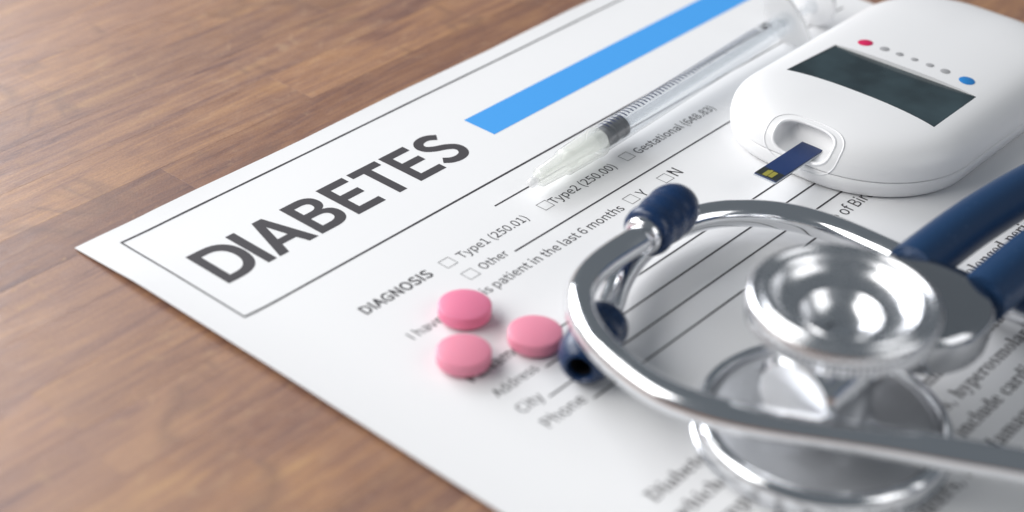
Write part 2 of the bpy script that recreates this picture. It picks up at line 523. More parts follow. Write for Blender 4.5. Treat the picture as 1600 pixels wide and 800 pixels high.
SANS = {
' ':[78],
'(':[118, '84,-69 103,-60 70,21 59,109 70,197 103,277 84,286 46,204 32,109 46,14'],
')':[118, '35,-69 72,14 86,109 72,204 35,286 15,277 49,197 60,109 49,21 15,-60'],
'.':[97, '49,-5 65,2 72,20 65,37 49,44 32,37 26,20 32,2'],
'0':[194, '97,-5 130,4 156,29 172,70 177,129 172,187 156,229 130,253 97,261 64,253 39,229 23,187 18,129 23,70 39,29 64,4', '97,21 77,28 62,47 52,81 48,129 52,177 62,211 77,230 97,236 117,230 133,211 143,177 146,129 143,81 133,47 117,28'],
'1':[194, '31,0 172,0 172,27 120,27 120,257 96,257 42,238 42,218 88,218 88,27 31,27'],
'2':[194, '15,0 177,0 177,28 106,28 64,25 105,67 137,108 157,147 165,186 159,217 144,241 121,256 90,261 47,251 14,224 33,206 57,227 86,235 107,231 121,221 130,205 133,185 126,150 104,112 68,68 15,19'],
'3':[194, '92,-5 124,0 151,15 168,38 175,69 170,93 159,112 142,125 120,134 120,136 153,158 166,197 160,224 145,244 121,257 91,261 52,253 20,231 37,210 61,228 90,235 122,224 133,195 130,175 118,160 96,149 62,146 62,121 100,117 125,107 138,91 142,70 138,50 128,35 111,25 90,22 53,31 27,51 10,31 42,6'],
'4':[194, '119,0 149,0 149,71 183,71 183,96 149,96 149,257 114,257 7,92 7,71 119,71', '119,96 40,96 99,184 119,222 121,222 119,175'],
'5':[194, '92,-5 123,1 150,18 169,46 176,83 170,120 153,146 128,160 98,165 60,155 67,229 163,229 163,257 39,257 30,137 47,126 68,137 90,141 112,137 129,126 139,107 143,83 139,57 127,38 110,26 89,22 51,31 26,50 9,29 42,6'],
'6':[194, '105,-5 134,1 157,18 173,45 179,79 174,114 160,139 137,154 108,159 77,151 50,129 56,179 70,212 91,229 116,235 138,230 157,215 175,235 149,254 114,261 79,254 48,230 27,187 20,123 26,67 44,27 71,3', '50,103 77,128 103,136 123,132 137,120 146,102 149,79 145,55 136,37 123,25 105,21 84,26 67,42 56,68'],
'8':[194, '98,-5 131,1 156,15 172,36 178,62 165,104 135,129 135,131 158,156 169,193 164,220 150,242 128,256 99,261 71,256 49,243 34,222 28,195 39,161 63,136 63,135 31,107 16,64 22,36 39,15 65,1', '116,139 94,149 75,160 62,175 57,195 69,225 98,237 130,224 142,191 135,164', '98,19 77,23 60,33 49,48 44,67 54,100 80,125 106,114 127,101 142,85 148,63 134,31'],
'A':[213, '1,0 34,0 59,78 153,78 177,0 211,0 124,257 88,257', '67,104 79,144 105,230 106,230 132,144 145,104'],
'B':[230, '35,0 117,0 156,5 187,19 207,42 214,75 210,99 200,117 183,129 162,137 162,138 190,159 200,194 193,223 175,242 147,253 111,257 35,257', '68,148 68,231 107,231 134,229 153,222 164,209 168,190 164,172 153,159 134,151 106,148', '68,26 68,123 112,123 142,120 164,111 178,97 182,76 178,54 164,38 142,29 112,26'],
'C':[223, '132,-5 176,5 211,32 193,53 166,32 133,24 100,31 75,52 59,85 54,129 59,172 76,205 101,226 134,233 164,226 187,209 204,230 175,252 134,261 89,252 53,226 29,184 20,128 29,72 52,31 88,4'],
'D':[241, '35,0 101,0 152,9 190,34 212,75 220,129 212,184 189,224 152,248 99,257 35,257', '68,27 68,230 97,230 136,224 165,204 181,172 187,129 181,86 165,54 136,34 97,27'],
'G':[241, '136,-5 182,4 215,25 215,133 131,133 131,106 186,106 186,39 165,28 139,24 103,31 76,52 59,85 54,129 60,172 77,205 104,226 139,233 171,226 194,209 212,230 183,251 138,261 91,252 54,226 29,184 20,128 29,72 53,31 90,4'],
'I':[103, '35,0 68,0 68,257 35,257'],
'N':[253, '35,0 66,0 66,135 62,215 63,215 91,162 185,0 218,0 218,257 187,257 187,123 192,42 190,42 162,95 68,257 35,257'],
'O':[260, '130,-5 174,5 209,31 231,74 239,129 231,185 209,226 174,252 130,261 86,252 51,226 28,185 20,129 28,74 51,31 86,5', '130,24 98,31 74,52 59,86 54,129 59,172 74,205 98,226 130,233 161,226 185,205 201,172 206,129 201,86 185,52 161,31'],
'P':[222, '35,0 68,0 68,102 110,102 148,107 178,121 198,146 204,181 198,217 178,240 148,253 109,257 35,257', '68,129 68,230 104,230 134,228 155,220 168,205 172,181 168,158 156,141 135,132 106,129'],
'S':[209, '106,-5 143,1 170,17 188,40 194,68 190,93 178,112 162,126 141,137 104,153 75,168 62,196 75,223 110,233 142,226 168,209 185,230 152,252 110,261 77,256 52,242 35,221 29,193 34,169 46,150 63,137 81,127 118,111 148,94 161,65 157,48 146,35 130,27 107,24 68,33 36,56 17,33 56,6'],
'T':[210, '89,0 121,0 121,229 199,229 199,257 11,257 11,229 89,229'],
'Y':[186, '77,0 109,0 109,99 186,257 153,257 120,184 94,128 92,128 67,184 34,257 0,257 77,99'],
'a':[197, '76,-5 109,3 139,23 140,23 143,0 169,0 169,117 165,149 154,174 133,189 103,195 61,187 29,170 41,148 67,162 98,168 117,164 129,154 136,138 137,120 85,111 49,97 28,77 21,49 25,26 36,10 54,-1', '85,21 61,28 51,51 56,68 70,82 97,92 137,99 137,46 111,28'],
'd':[217, '97,-5 129,3 155,22 156,22 159,0 185,0 185,279 153,279 153,206 154,173 130,189 101,195 70,188 43,168 25,137 19,95 24,53 40,21 65,2', '104,22 82,27 65,42 55,65 51,95 56,125 68,148 85,163 106,168 130,163 153,148 153,48 129,29'],
'e':[194, '109,-5 144,1 172,15 160,36 138,25 113,21 88,26 68,39 55,60 50,88 178,88 179,106 174,143 160,171 136,189 103,195 72,188 44,168 25,137 18,95 25,53 45,22 74,2', '49,110 56,135 68,154 85,166 104,169 124,166 139,154 148,136 151,110'],
'f':[114, '12,164 37,164 37,0 69,0 69,164 110,164 110,190 69,190 69,220 76,248 96,258 118,252 125,277 93,283 68,279 51,266 41,247 37,221 37,190 12,188'],
'h':[213, '32,0 64,0 64,138 90,160 116,167 133,164 144,155 150,139 152,116 152,0 184,0 184,120 181,152 170,176 152,190 126,195 91,186 63,163 64,202 64,279 32,279'],
'i':[96, '32,0 64,0 64,190 32,190', '48,229 64,235 70,251 64,266 48,271 33,266 27,251 33,235'],
'l':[99, '66,-5 84,-2 80,23 73,22 67,25 64,36 64,279 32,279 32,38 40,7'],
'm':[324, '32,0 64,0 64,138 89,160 112,167 128,164 139,155 145,139 147,116 147,0 179,0 179,138 204,160 227,167 243,164 254,155 260,139 263,116 263,0 294,0 294,120 291,152 280,176 262,190 237,195 204,185 174,159 156,185 121,195 90,186 62,162 58,190 32,190'],
'n':[214, '32,0 64,0 64,138 90,160 116,167 133,164 144,155 150,139 152,116 152,0 184,0 184,120 181,152 170,176 152,190 126,195 91,186 62,162 58,190 32,190'],
'o':[212, '106,-5 139,2 167,22 187,53 194,95 187,137 167,169 139,188 106,195 73,188 45,169 25,137 18,95 25,53 45,22 73,2', '106,22 84,27 66,42 55,65 51,95 55,125 66,148 84,163 106,168 129,163 146,148 157,125 161,95 157,65 146,42 129,27'],
'p':[217, '32,-80 64,-80 64,-16 63,18 90,1 116,-5 147,2 173,22 192,55 199,98 194,138 179,169 155,188 123,195 91,187 62,168 58,190 32,190', '111,22 89,27 64,42 64,142 91,161 115,168 138,163 154,149 163,127 165,98 161,66 150,42 132,28'],
'r':[136, '32,0 64,0 64,122 87,156 112,166 131,163 137,191 116,195 86,184 62,155 58,190 32,190'],
's':[164, '82,-5 112,0 133,12 146,30 151,52 146,75 132,90 114,101 93,110 65,122 52,143 61,162 88,170 111,165 131,153 146,173 120,189 87,195 59,191 39,179 26,162 22,141 27,120 39,105 57,94 77,86 107,72 120,50 111,29 83,20 53,27 27,43 11,22 43,3'],
't':[132, '92,-5 127,2 121,27 99,21 76,31 70,58 70,164 121,164 121,190 70,190 70,244 43,244 40,190 9,188 9,164 38,164 38,59 41,33 50,13 66,0'],
'v':[182, '73,0 111,0 178,190 146,190 110,82 93,26 91,26 74,82 38,190 5,190'],
'y':[182, '35,-82 61,-77 80,-63 95,-42 106,-16 178,190 147,190 112,85 97,31 95,31 76,85 38,190 5,190 81,0 77,-15 60,-44 34,-56 19,-53 13,-78']}
SERIF = {
' ':[175],
'(':[201, '126,-106 81,-43 51,28 33,104 27,184 33,265 51,342 81,415 126,480 181,480 140,413 110,340 93,264 87,185 93,108 110,32 140,-40 181,-106'],
')':[201, '21,-106 62,-40 91,32 109,108 115,185 109,264 91,340 61,413 20,480 76,480 120,415 151,342 169,265 175,184 169,104 151,28 120,-43 76,-106'],
',':[180, '28,-87 47,-3 61,78 124,78 129,71 104,-8 71,-87'],
'-':[216, '27,154 27,206 189,206 189,154'],
'.':[180, '89,-9 60,1 51,15 48,36 51,57 60,71 89,81 119,71 129,57 132,36 129,15 119,1'],
'A':[437, '-9,0 -9,18 9,21 24,30 49,75 206,466 224,465 384,87 411,34 425,22 443,18 443,0 229,0 229,18 270,25 283,46 273,81 253,132 103,132 79,71 76,59 75,48 87,26 124,18 128,18 128,0', '113,161 242,161 177,319'],
'D':[496, '20,0 20,17 47,21 63,30 71,46 74,75 74,374 71,407 61,426 43,435 15,439 15,455 222,455 278,452 328,441 370,422 405,396 433,364 452,325 464,279 468,228 453,128 408,57 333,14 228,0', '222,24 253,27 279,37 302,53 319,75 343,139 351,229 343,318 319,382 279,420 223,433 202,431 190,423 182,385 182,72 190,34 202,27'],
'M':[634, '14,0 14,17 43,22 61,32 72,50 75,79 75,382 71,416 53,432 15,439 15,455 185,455 317,142 449,455 617,455 617,439 590,433 573,423 563,405 560,378 560,85 565,43 582,23 617,17 617,0 396,0 396,17 433,25 450,44 455,83 455,399 288,0 270,0 105,389 105,80 109,48 120,30 139,20 169,17 169,0'],
'S':[390, '43,-11 43,158 62,158 83,94 111,50 149,24 197,15 231,20 257,36 273,60 279,89 265,129 225,160 163,191 112,221 77,253 56,289 50,332 54,370 67,403 88,429 115,449 148,462 185,466 229,461 282,448 291,446 300,445 313,450 320,466 339,466 339,319 322,319 310,354 293,385 272,410 248,429 222,441 194,445 163,440 140,426 125,406 120,380 124,356 137,336 189,303 253,273 317,233 337,211 350,188 359,133 354,93 339,58 314,29 281,8 240,-6 192,-10 158,-8 126,1 98,9 85,12 69,7 61,-11'],
'T':[423, '92,0 92,17 123,21 142,31 152,50 156,81 156,433 149,433 102,426 65,403 41,367 29,318 11,318 11,455 410,455 410,317 394,317 381,368 357,404 319,426 269,433 263,433 263,81 267,49 276,30 296,21 328,17 328,0'],
'U':[492, '248,-13 168,-2 114,29 83,81 73,155 73,379 70,406 61,424 43,434 15,439 15,455 240,455 240,439 202,432 185,415 181,379 181,140 186,88 203,51 232,29 275,22 326,31 363,56 385,99 392,159 392,378 389,406 379,423 360,433 328,439 328,455 474,455 474,439 448,432 433,421 425,404 422,378 422,181 412,92 380,32 325,-2'],
'a':[344, '255,-10 232,-7 216,1 205,15 200,35 151,2 95,-9 64,-4 40,11 25,34 20,63 31,104 63,136 119,164 199,190 199,241 196,266 187,282 171,292 148,296 115,290 104,274 113,257 123,231 120,215 110,202 95,194 77,191 59,194 45,203 36,218 33,236 37,259 49,278 69,295 95,308 126,316 162,318 223,312 263,292 285,259 293,210 293,62 295,40 304,34 320,42 329,28 294,-1', '151,34 174,41 199,63 199,169 164,157 138,139 123,114 118,84 126,46'],
'b':[361, '43,-11 43,388 37,428 8,439 8,455 138,455 138,279 175,308 221,318 254,313 284,299 308,276 326,245 338,208 342,166 337,118 323,75 300,40 270,13 233,-4 192,-10 148,-1 105,28 53,-11', '183,14 213,23 232,49 242,95 245,160 242,213 231,251 212,273 184,280 155,270 144,257 138,242 138,69 141,45 149,28 163,18'],
'c':[293, '156,-10 119,-5 87,11 59,35 38,68 24,106 19,150 25,196 40,237 64,271 96,297 133,313 175,319 218,314 250,298 271,275 277,245 275,228 266,215 253,207 236,204 219,207 206,216 199,230 196,251 197,261 197,271 190,290 169,297 144,290 126,269 116,235 112,187 118,123 137,76 166,48 204,38 239,47 271,72 285,60 258,30 227,8 193,-6'],
'd':[370, '140,-10 107,-5 78,10 53,35 35,66 23,104 19,147 24,196 36,237 55,272 81,297 112,313 146,318 189,309 223,280 223,401 220,419 212,430 176,439 176,455 319,455 319,75 325,41 335,32 353,28 353,11 294,6 223,-10 223,39 188,2', '171,28 187,31 202,41 215,56 223,76 223,242 217,257 206,270 174,281 147,273 130,250 121,210 118,153 120,98 130,58 146,36'],
'e':[301, '154,-10 117,-5 85,10 58,35 37,69 24,109 19,157 24,201 38,240 59,273 87,298 120,313 157,318 209,309 249,280 274,234 283,173 283,166 117,166 123,112 138,73 164,50 199,42 237,53 270,86 285,73 258,36 228,11 193,-5', '116,192 201,192 201,215 193,277 181,292 161,297 141,291 127,274 119,244 116,203'],
'f':[214, '15,0 15,16 40,22 50,35 52,73 52,277 16,277 16,310 52,310 52,353 60,400 85,436 123,457 174,465 212,460 240,446 257,425 263,400 260,381 252,367 239,358 224,355 195,365 187,376 185,391 193,420 196,426 197,433 193,441 180,443 163,440 153,430 148,390 148,310 203,310 203,277 148,277 148,65 150,40 158,26 173,18 199,16 199,0'],
'g':[327, '146,-140 89,-136 48,-122 22,-100 14,-75 28,-46 69,-26 35,-1 24,30 28,54 42,74 67,92 102,110 67,128 42,150 27,179 22,212 27,242 40,268 60,289 88,305 120,315 157,318 196,315 233,304 317,304 317,268 268,268 286,237 291,203 288,176 276,151 258,131 234,116 205,106 172,103 157,103 142,104 112,94 104,84 101,71 111,55 141,49 175,49 259,40 285,29 303,13 312,-9 316,-37 305,-80 272,-113 219,-133', '157,124 178,130 190,146 197,173 199,211 197,249 190,276 178,292 157,297 137,292 124,276 117,249 114,211 117,173 124,146 137,130', '161,-116 205,-113 238,-104 257,-88 263,-66 260,-51 249,-41 205,-34 97,-34 79,-52 73,-73 79,-89 95,-103 122,-113'],
'h':[381, '18,0 18,16 45,26 52,56 52,399 46,429 36,437 19,440 19,455 148,455 148,267 190,305 243,318 281,312 309,292 325,258 330,212 330,56 337,26 347,19 363,16 363,0 202,0 202,16 207,16 228,26 235,56 235,217 229,258 219,268 203,271 173,262 148,235 148,56 154,26 164,19 180,16 180,0'],
'i':[198, '101,362 81,366 65,376 54,393 50,412 54,432 65,449 81,460 101,463 120,460 137,449 147,432 151,412 147,393 136,376 120,366', '18,0 18,16 45,26 52,56 52,252 47,285 20,293 21,310 148,310 148,56 154,26 180,16 180,0'],
'k':[359, '17,0 17,16 45,26 52,56 52,398 47,429 38,436 20,439 21,455 148,455 148,169 227,248 240,264 244,278 235,290 209,293 206,293 206,310 345,310 345,293 308,284 275,260 222,209 346,34 360,21 376,16 376,0 211,0 211,16 217,16 234,20 239,32 232,49 163,147 148,134 148,56 154,26 180,16 180,0'],
'l':[199, '18,0 18,16 45,26 52,56 52,398 47,429 38,436 20,439 20,455 148,455 148,56 154,26 180,16 180,0'],
'm':[554, '18,0 18,16 45,26 52,56 52,253 46,284 36,291 19,294 19,310 146,310 146,265 188,305 237,318 268,315 292,304 310,286 320,261 364,304 418,318 455,312 482,292 498,258 504,212 504,56 510,26 520,19 536,16 536,0 377,0 377,16 393,19 403,26 410,56 410,217 404,258 394,268 377,271 349,263 324,237 324,56 331,26 340,19 356,16 356,0 199,0 199,16 215,19 225,26 232,56 232,217 226,258 216,268 199,271 170,262 146,235 146,56 152,27 162,19 177,16 177,0'],
'n':[381, '18,0 18,16 45,26 52,56 52,253 46,284 36,291 19,294 19,310 148,310 148,267 190,306 243,318 281,312 309,292 325,258 330,212 330,56 337,26 347,19 363,16 363,0 202,0 202,16 207,16 228,26 235,56 235,217 229,258 219,268 203,271 173,262 148,235 148,56 154,26 164,19 180,16 180,0'],
'o':[336, '169,-10 127,-5 90,11 60,37 38,70 24,110 19,154 24,199 38,239 60,272 90,297 127,313 168,318 209,313 245,298 275,273 298,240 312,200 317,154 312,108 298,69 275,36 245,11 210,-5', '169,11 193,18 209,39 217,81 220,154 217,227 208,271 192,292 169,299 144,292 128,271 120,227 117,154 120,82 128,39 144,18'],
'p':[371, '17,-139 17,-124 40,-117 50,-101 52,-64 52,243 46,283 19,295 19,310 143,310 143,263 160,287 180,305 203,315 230,319 264,314 293,298 317,274 335,241 346,203 350,160 346,113 334,72 316,38 291,12 261,-5 227,-10 183,1 148,32 148,-58 152,-99 167,-118 197,-123 197,-139', '195,28 222,36 239,59 249,99 253,154 250,208 241,248 225,270 199,278 171,267 148,235 148,69 167,38'],
'q':[364, '175,-139 175,-123 214,-114 221,-102 224,-83 224,29 187,0 142,-9 108,-5 79,10 54,33 36,64 24,101 20,144 25,192 40,234 63,270 93,297 129,313 170,319 215,310 257,281 309,320 320,320 320,-83 326,-113 337,-120 354,-123 354,-139', '179,30 208,40 218,52 224,67 224,241 221,265 213,281 199,291 179,295 150,286 131,261 120,218 117,156 120,100 131,60 150,37'],
'r':[287, '18,0 18,16 45,26 52,56 52,252 46,285 20,293 21,310 146,310 146,252 165,280 187,301 210,314 233,318 258,315 275,304 286,287 289,266 287,248 278,234 265,225 248,222 222,231 207,250 189,260 175,255 162,241 152,220 149,192 149,56 152,37 159,25 197,16 197,0'],
's':[288, '151,-10 122,-6 87,6 73,9 60,4 51,-9 36,-9 36,105 53,105 66,68 87,39 112,21 140,15 162,18 179,27 189,40 192,58 183,84 156,105 107,130 76,148 54,169 41,193 37,220 44,259 65,291 98,312 141,319 166,316 199,308 206,306 213,305 223,308 230,319 244,319 244,222 228,222 215,254 196,277 174,291 149,296 130,294 116,286 108,274 105,259 115,232 146,212 191,189 221,172 241,151 253,127 257,95 250,51 228,18 194,-3'],
't':[228, '124,-9 89,-4 66,10 53,36 48,71 48,279 20,279 20,300 88,369 129,424 144,424 144,310 208,310 208,279 144,279 144,82 149,51 157,43 168,40 189,49 206,75 222,66 205,33 182,9 155,-5'],
'u':[375, '131,-10 91,-3 65,17 51,51 46,97 46,248 39,282 29,291 11,294 11,310 142,310 142,74 151,46 162,38 177,36 205,43 228,66 228,248 221,283 209,291 189,294 189,310 324,310 324,70 331,39 360,30 360,13 300,7 228,-10 228,40 209,19 186,3 160,-7'],
'v':[306, '142,-10 38,248 22,281 12,290 -3,293 -3,310 164,310 164,294 156,294 136,290 129,276 130,268 185,122 236,253 241,272 232,289 203,294 203,310 305,310 305,295 289,289 278,279 260,243 160,-10'],
'w':[435, '122,-10 17,265 6,284 -11,293 -11,310 138,310 138,293 120,289 114,276 116,266 120,253 167,127 211,235 201,266 190,288 168,295 168,310 323,310 323,293 302,288 296,276 296,269 298,262 336,141 382,256 387,275 380,289 356,295 356,310 445,310 445,295 425,284 412,258 304,-10 289,-10 223,197 140,-10'],
'y':[300, '52,-140 29,-137 10,-125 -3,-107 -7,-84 -4,-67 5,-53 18,-43 36,-40 64,-49 72,-61 75,-76 74,-81 74,-87 77,-96 86,-99 99,-92 114,-74 129,-44 140,-5 36,251 25,275 15,287 -3,293 -5,293 -5,310 162,310 162,293 136,289 128,275 130,267 133,257 185,119 230,241 236,260 238,274 229,289 203,293 203,310 300,310 300,293 287,290 277,281 259,242 162,-24 129,-96 113,-117 95,-131']}

def fill_curve(contours, offset=0.0):
    """contours in mm -> filled flat mesh data (verts in mm, faces)"""
    c = bpy.data.curves.new('outline', 'CURVE')
    c.dimensions = '2D'; c.fill_mode = 'BOTH'; c.offset = offset
    for pts in contours:
        s = c.splines.new('POLY')
        s.points.add(len(pts) - 1)
        for i, (x, y) in enumerate(pts):
            s.points[i].co = (x, y, 0, 1)
        s.use_cyclic_u = True
    t = bpy.data.objects.new('outline', c)
    COL.objects.link(t)
    dg = bpy.context.evaluated_depsgraph_get()
    me = bpy.data.meshes.new_from_object(t.evaluated_get(dg))
    V = [(v.co.x, v.co.y) for v in me.vertices]
    F = [tuple(p.vertices) for p in me.polygons]
    bpy.data.objects.remove(t); bpy.data.curves.remove(c); bpy.data.meshes.remove(me)
    return V, F

def text(name, font, s, u0, u1, base, vscale=1.0, bold=0.0, mat=None, squeeze=1.0, sx=None):
    """print s from u0 to u1 (or at scale sx) with its baseline at v = base"""
    x = 0; glyphs = []; xs = []
    for ch in s:
        g = font[ch]
        for c in g[1:]:
            pts = [tuple(int(k) for k in q.split(',')) for q in c.split(' ')]
            pts = [(px + x, py) for px, py in pts]
            glyphs.append(pts); xs += [p[0] for p in pts]
        x += g[0]
    k = sx if sx else (u1 - u0) / (max(xs) - min(xs))
    m0 = min(xs) if not sx else 0
    ky = k * vscale
    V, F = fill_curve([[((px - m0) * k, py * ky) for px, py in g] for g in glyphs], bold)
    V3 = [(u0 + a, base - b, pz(u0 + a, base - b)) for a, b in V]
    return obj(name, V3, F, mat or INK, form, smooth=0, recalc=False)

# title letters, drawn from the sheet: (u, v) outlines
def bez(p0, p1, p2, p3, n=8):
    out = []
    for i in range(1, n + 1):
        t = i / n; s = 1 - t
        out.append((s ** 3 * p0[0] + 3 * s * s * t * p1[0] + 3 * s * t * t * p2[0] + t ** 3 * p3[0],
                    s ** 3 * p0[1] + 3 * s * s * t * p1[1] + 3 * s * t * t * p2[1] + t ** 3 * p3[1]))
    return out
T0, T1 = 17.7, 30.3            # cap line and baseline of the title
def glyph_D(x):
    o = [(x, T0), (x + 3.6, T0)] + bez((x + 3.6, T0), (x + 7.4, T0), (x + 9.5, T0 + 2.3), (x + 9.5, T0 + 6.2)) + bez((x + 9.5, T0 + 6.2), (x + 9.5, T1 - 2.3), (x + 7.4, T1), (x + 3.5, T1)) + [(x, T1)]
    i = [(x + 2.0, T0 + 2.0), (x + 2.0, T1 - 2.0), (x + 3.5, T1 - 2.0)] + bez((x + 3.5, T1 - 2.0), (x + 6.0, T1 - 2.0), (x + 7.4, T1 - 3.7), (x + 7.4, T0 + 6.2)) + bez((x + 7.4, T0 + 6.2), (x + 7.4, T0 + 3.6), (x + 6.0, T0 + 2.0), (x + 3.6, T0 + 2.0))
    return [o, i]
def glyph_I(x):
    return [[(x, T0), (x + 2.05, T0), (x + 2.05, T1), (x, T1)]]
def glyph_A(x):
    return [[(x + 3.85, T0), (x + 6.3, T0), (x + 10.0, T1), (x + 7.75, T1), (x + 6.85, T1 - 2.9), (x + 3.05, T1 - 2.9), (x + 2.2, T1), (x, T1)],
            [(x + 5.0, T0 + 2.6), (x + 3.55, T1 - 4.7), (x + 6.4, T1 - 4.7)]]
def glyph_B(x):
    o = [(x, T0), (x + 4.1, T0)] + bez((x + 4.1, T0), (x + 6.6, T0), (x + 7.9, T0 + 1.2), (x + 7.9, T0 + 3.2)) + bez((x + 7.9, T0 + 3.2), (x + 7.9, T0 + 4.6), (x + 7.1, T0 + 5.5), (x + 5.9, T0 + 5.9)) \
        + bez((x + 5.9, T0 + 5.9), (x + 7.6, T0 + 6.2), (x + 8.5, T0 + 7.4), (x + 8.5, T0 + 8.9)) + bez((x + 8.5, T0 + 8.9), (x + 8.5, T1 - 1.4), (x + 7.0, T1), (x + 4.2, T1)) + [(x, T1)]
    i1 = [(x + 2.0, T0 + 2.0), (x + 2.0, T0 + 5.1), (x + 3.9, T0 + 5.1)] + bez((x + 3.9, T0 + 5.1), (x + 5.2, T0 + 5.1), (x + 5.85, T0 + 4.5), (x + 5.85, T0 + 3.5)) + bez((x + 5.85, T0 + 3.5), (x + 5.85, T0 + 2.5), (x + 5.2, T0 + 2.0), (x + 3.9, T0 + 2.0))
    i2 = [(x + 2.0, T0 + 7.0), (x + 2.0, T1 - 2.0), (x + 4.0, T1 - 2.0)] + bez((x + 4.0, T1 - 2.0), (x + 5.6, T1 - 2.0), (x + 6.4, T1 - 2.7), (x + 6.4, T0 + 8.8)) + bez((x + 6.4, T0 + 8.8), (x + 6.4, T0 + 7.6), (x + 5.6, T0 + 7.0), (x + 4.0, T0 + 7.0))
    return [o, i1, i2]
def glyph_E(x):
    return [[(x, T0), (x + 7.3, T0), (x + 7.3, T0 + 2.0), (x + 2.1, T0 + 2.0), (x + 2.1, T0 + 5.0), (x + 7.0, T0 + 5.0), (x + 7.0, T0 + 7.0), (x + 2.1, T0 + 7.0), (x + 2.1, T1 - 2.0), (x + 7.6, T1 - 2.0), (x + 7.6, T1), (x, T1)]]
def glyph_T(x):
    return [[(x, T0), (x + 8.1, T0), (x + 8.1, T0 + 2.0), (x + 5.1, T0 + 2.0), (x + 5.1, T1), (x + 3.05, T1), (x + 3.05, T0 + 2.0), (x, T0 + 2.0)]]
def glyph_S(x):
    def ribbon(pts, w):
        P = smooth_path(catmull([(a, b, 0) for a, b in pts], 8), 2)
        L, R_ = [], []
        for i, p in enumerate(P):
            d = (P[min(i + 1, len(P) - 1)] - P[max(i - 1, 0)]).normalized()
            L.append((p.x - d.y * w / 2, p.y + d.x * w / 2)); R_.append((p.x + d.y * w / 2, p.y - d.x * w / 2))
        return [L + R_[::-1]]
    y = T0
    return ribbon([(x + 7.0, y + 2.35), (x + 5.7, y + 1.35), (x + 4.2, y + 0.95), (x + 2.4, y + 1.35), (x + 1.35, y + 2.7), (x + 1.6, y + 4.3), (x + 3.2, y + 5.6), (x + 5.4, y + 6.6),
                   (x + 7.0, y + 8.0), (x + 7.2, y + 9.7), (x + 6.2, y + 11.2), (x + 4.3, y + 11.75), (x + 2.3, y + 11.35), (x + 0.85, y + 10.2)], 2.05)
title = []
for fn, x in ((glyph_D, 12.9), (glyph_I, 22.9), (glyph_A, 25.9), (glyph_B, 37.1), (glyph_E, 47.2), (glyph_T, 56.0), (glyph_E, 65.4), (glyph_S, 73.9)):
    V2, F2 = fill_curve(fn(x), 0.09)
    obj('title_letter', [(a, b, pz(a, b)) for a, b in V2], F2, TITLE_INK, form, smooth=0, recalc=False)

text('printed_text', SANS, 'DIAGNOSIS', 23.9, 41.9, 56.3, bold=0.085)
text('printed_text', SANS, 'Type1 (250.01)', 49.9, 69.9, 56.4, bold=0.018)
text('printed_text', SANS, 'Type2 (250.00)', 77.9, 98.6, 56.4, bold=0.018)
text('printed_text', SANS, 'Gestational (648.83)', 106.6, 135.0, 56.3, bold=0.018)
text('printed_text', SANS, 'Other', 50.0, 57.5, 62.0, bold=0.018)
text('printed_text', SANS, 'I have seen this patient in the last 6 months', 24.3, 86.6, 68.0, bold=0.018)
text('printed_text', SANS, 'Y', 93.1, 95.0, 67.9, bold=0.018)
text('printed_text', SANS, 'N', 104.7, 106.9, 67.9, bold=0.018)
text('printed_text', SANS, 'Pt.Name', 22.4, 35.6, 84.3, bold=0.06)
text('printed_text', SANS, 'Address', 22.3, 33.3, 90.3, bold=0.018)
text('printed_text', SANS, 'City', 22.0, 27.8, 96.3, bold=0.018)
text('printed_text', SANS, 'Phone', 22.2, 32.4, 102.1, bold=0.018)
text('printed_text', SANS, 'Date of Birth', 107.6, 129.3, 102.3, bold=0.018)

PARA = ["Diabetes mellitus (DM), commonly referred to as diabetes, is a group of metabolic diseases in",
        "which there are high blood sugar levels over a prolonged period. This high blood sugar produces",
        "symptoms of frequent urination, increased thirst, and increased hunger.",
        "Untreated, diabetes can cause many complications. Acute complications can",
        "include diabetic ketoacidosis, hyperosmolar coma, or death. Serious",
        "long-term complications include cardiovascular disease, stroke, kidney",
        "failure, foot ulcers, and damage to the eyes."]
for i, line in enumerate(PARA):
    text('paragraph_line', SERIF, line, 19.4, None, 126.6 + 5.75 * i, sx=[0.0068, 0.0068, 0.0072, 0.0066, 0.0068, 0.0069, 0.0072][i], vscale=0.93, mat=GREY_INK)

# ------------------------------------------------------------------ pills
def pill_mesh(cu, cv, r=5.0):
    z0 = PT + 0.04
    prof = [(0.0, 0.0), (0.02, 1.2), (0.10, 2.6), (0.26, 3.8), (0.46, 4.5), (0.62, 4.82), (0.78, 4.95), (1.0, 5.0), (2.82, 5.0), (2.92, 4.97), (2.97, 4.90), (3.10, 4.45), (3.28, 3.6), (3.47, 2.5), (3.59, 1.25), (3.63, 0.0)]
    prof = [(s, q * r / 5.0) for s, q in prof]
    return lathe((cu, cv, z0), (cu, cv, z0 + 1), prof, 56, False, False)
first = None
for (cu, cv, lab) in ((35.7, 69.9, 'round pink tablet furthest from the camera, between DIAGNOSIS and the word patient'),
                      (25.2, 79.3, 'round pink tablet nearest the wooden table, covering the start of Pt.Name'),
                      (38.4, 84.7, 'round pink tablet right beside the open blue ear tip')):
    if first is None:
        o = first = obj('pill', *pill_mesh(cu, cv), PILL, None, smooth=28, origin=(cu, cv, PT + 0.04))
    else:
        o = first.copy(); COL.objects.link(o)
        o.location = W((cu, cv, PT + 0.04)); o.rotation_euler = (0, 0, cu)
    o.color = (1.0, 0.80, 0.93, 1) if cv < 75 else (1, 1, 1, 1)
    tag(o, lab, 'pill', 'round pink tablets on the form')

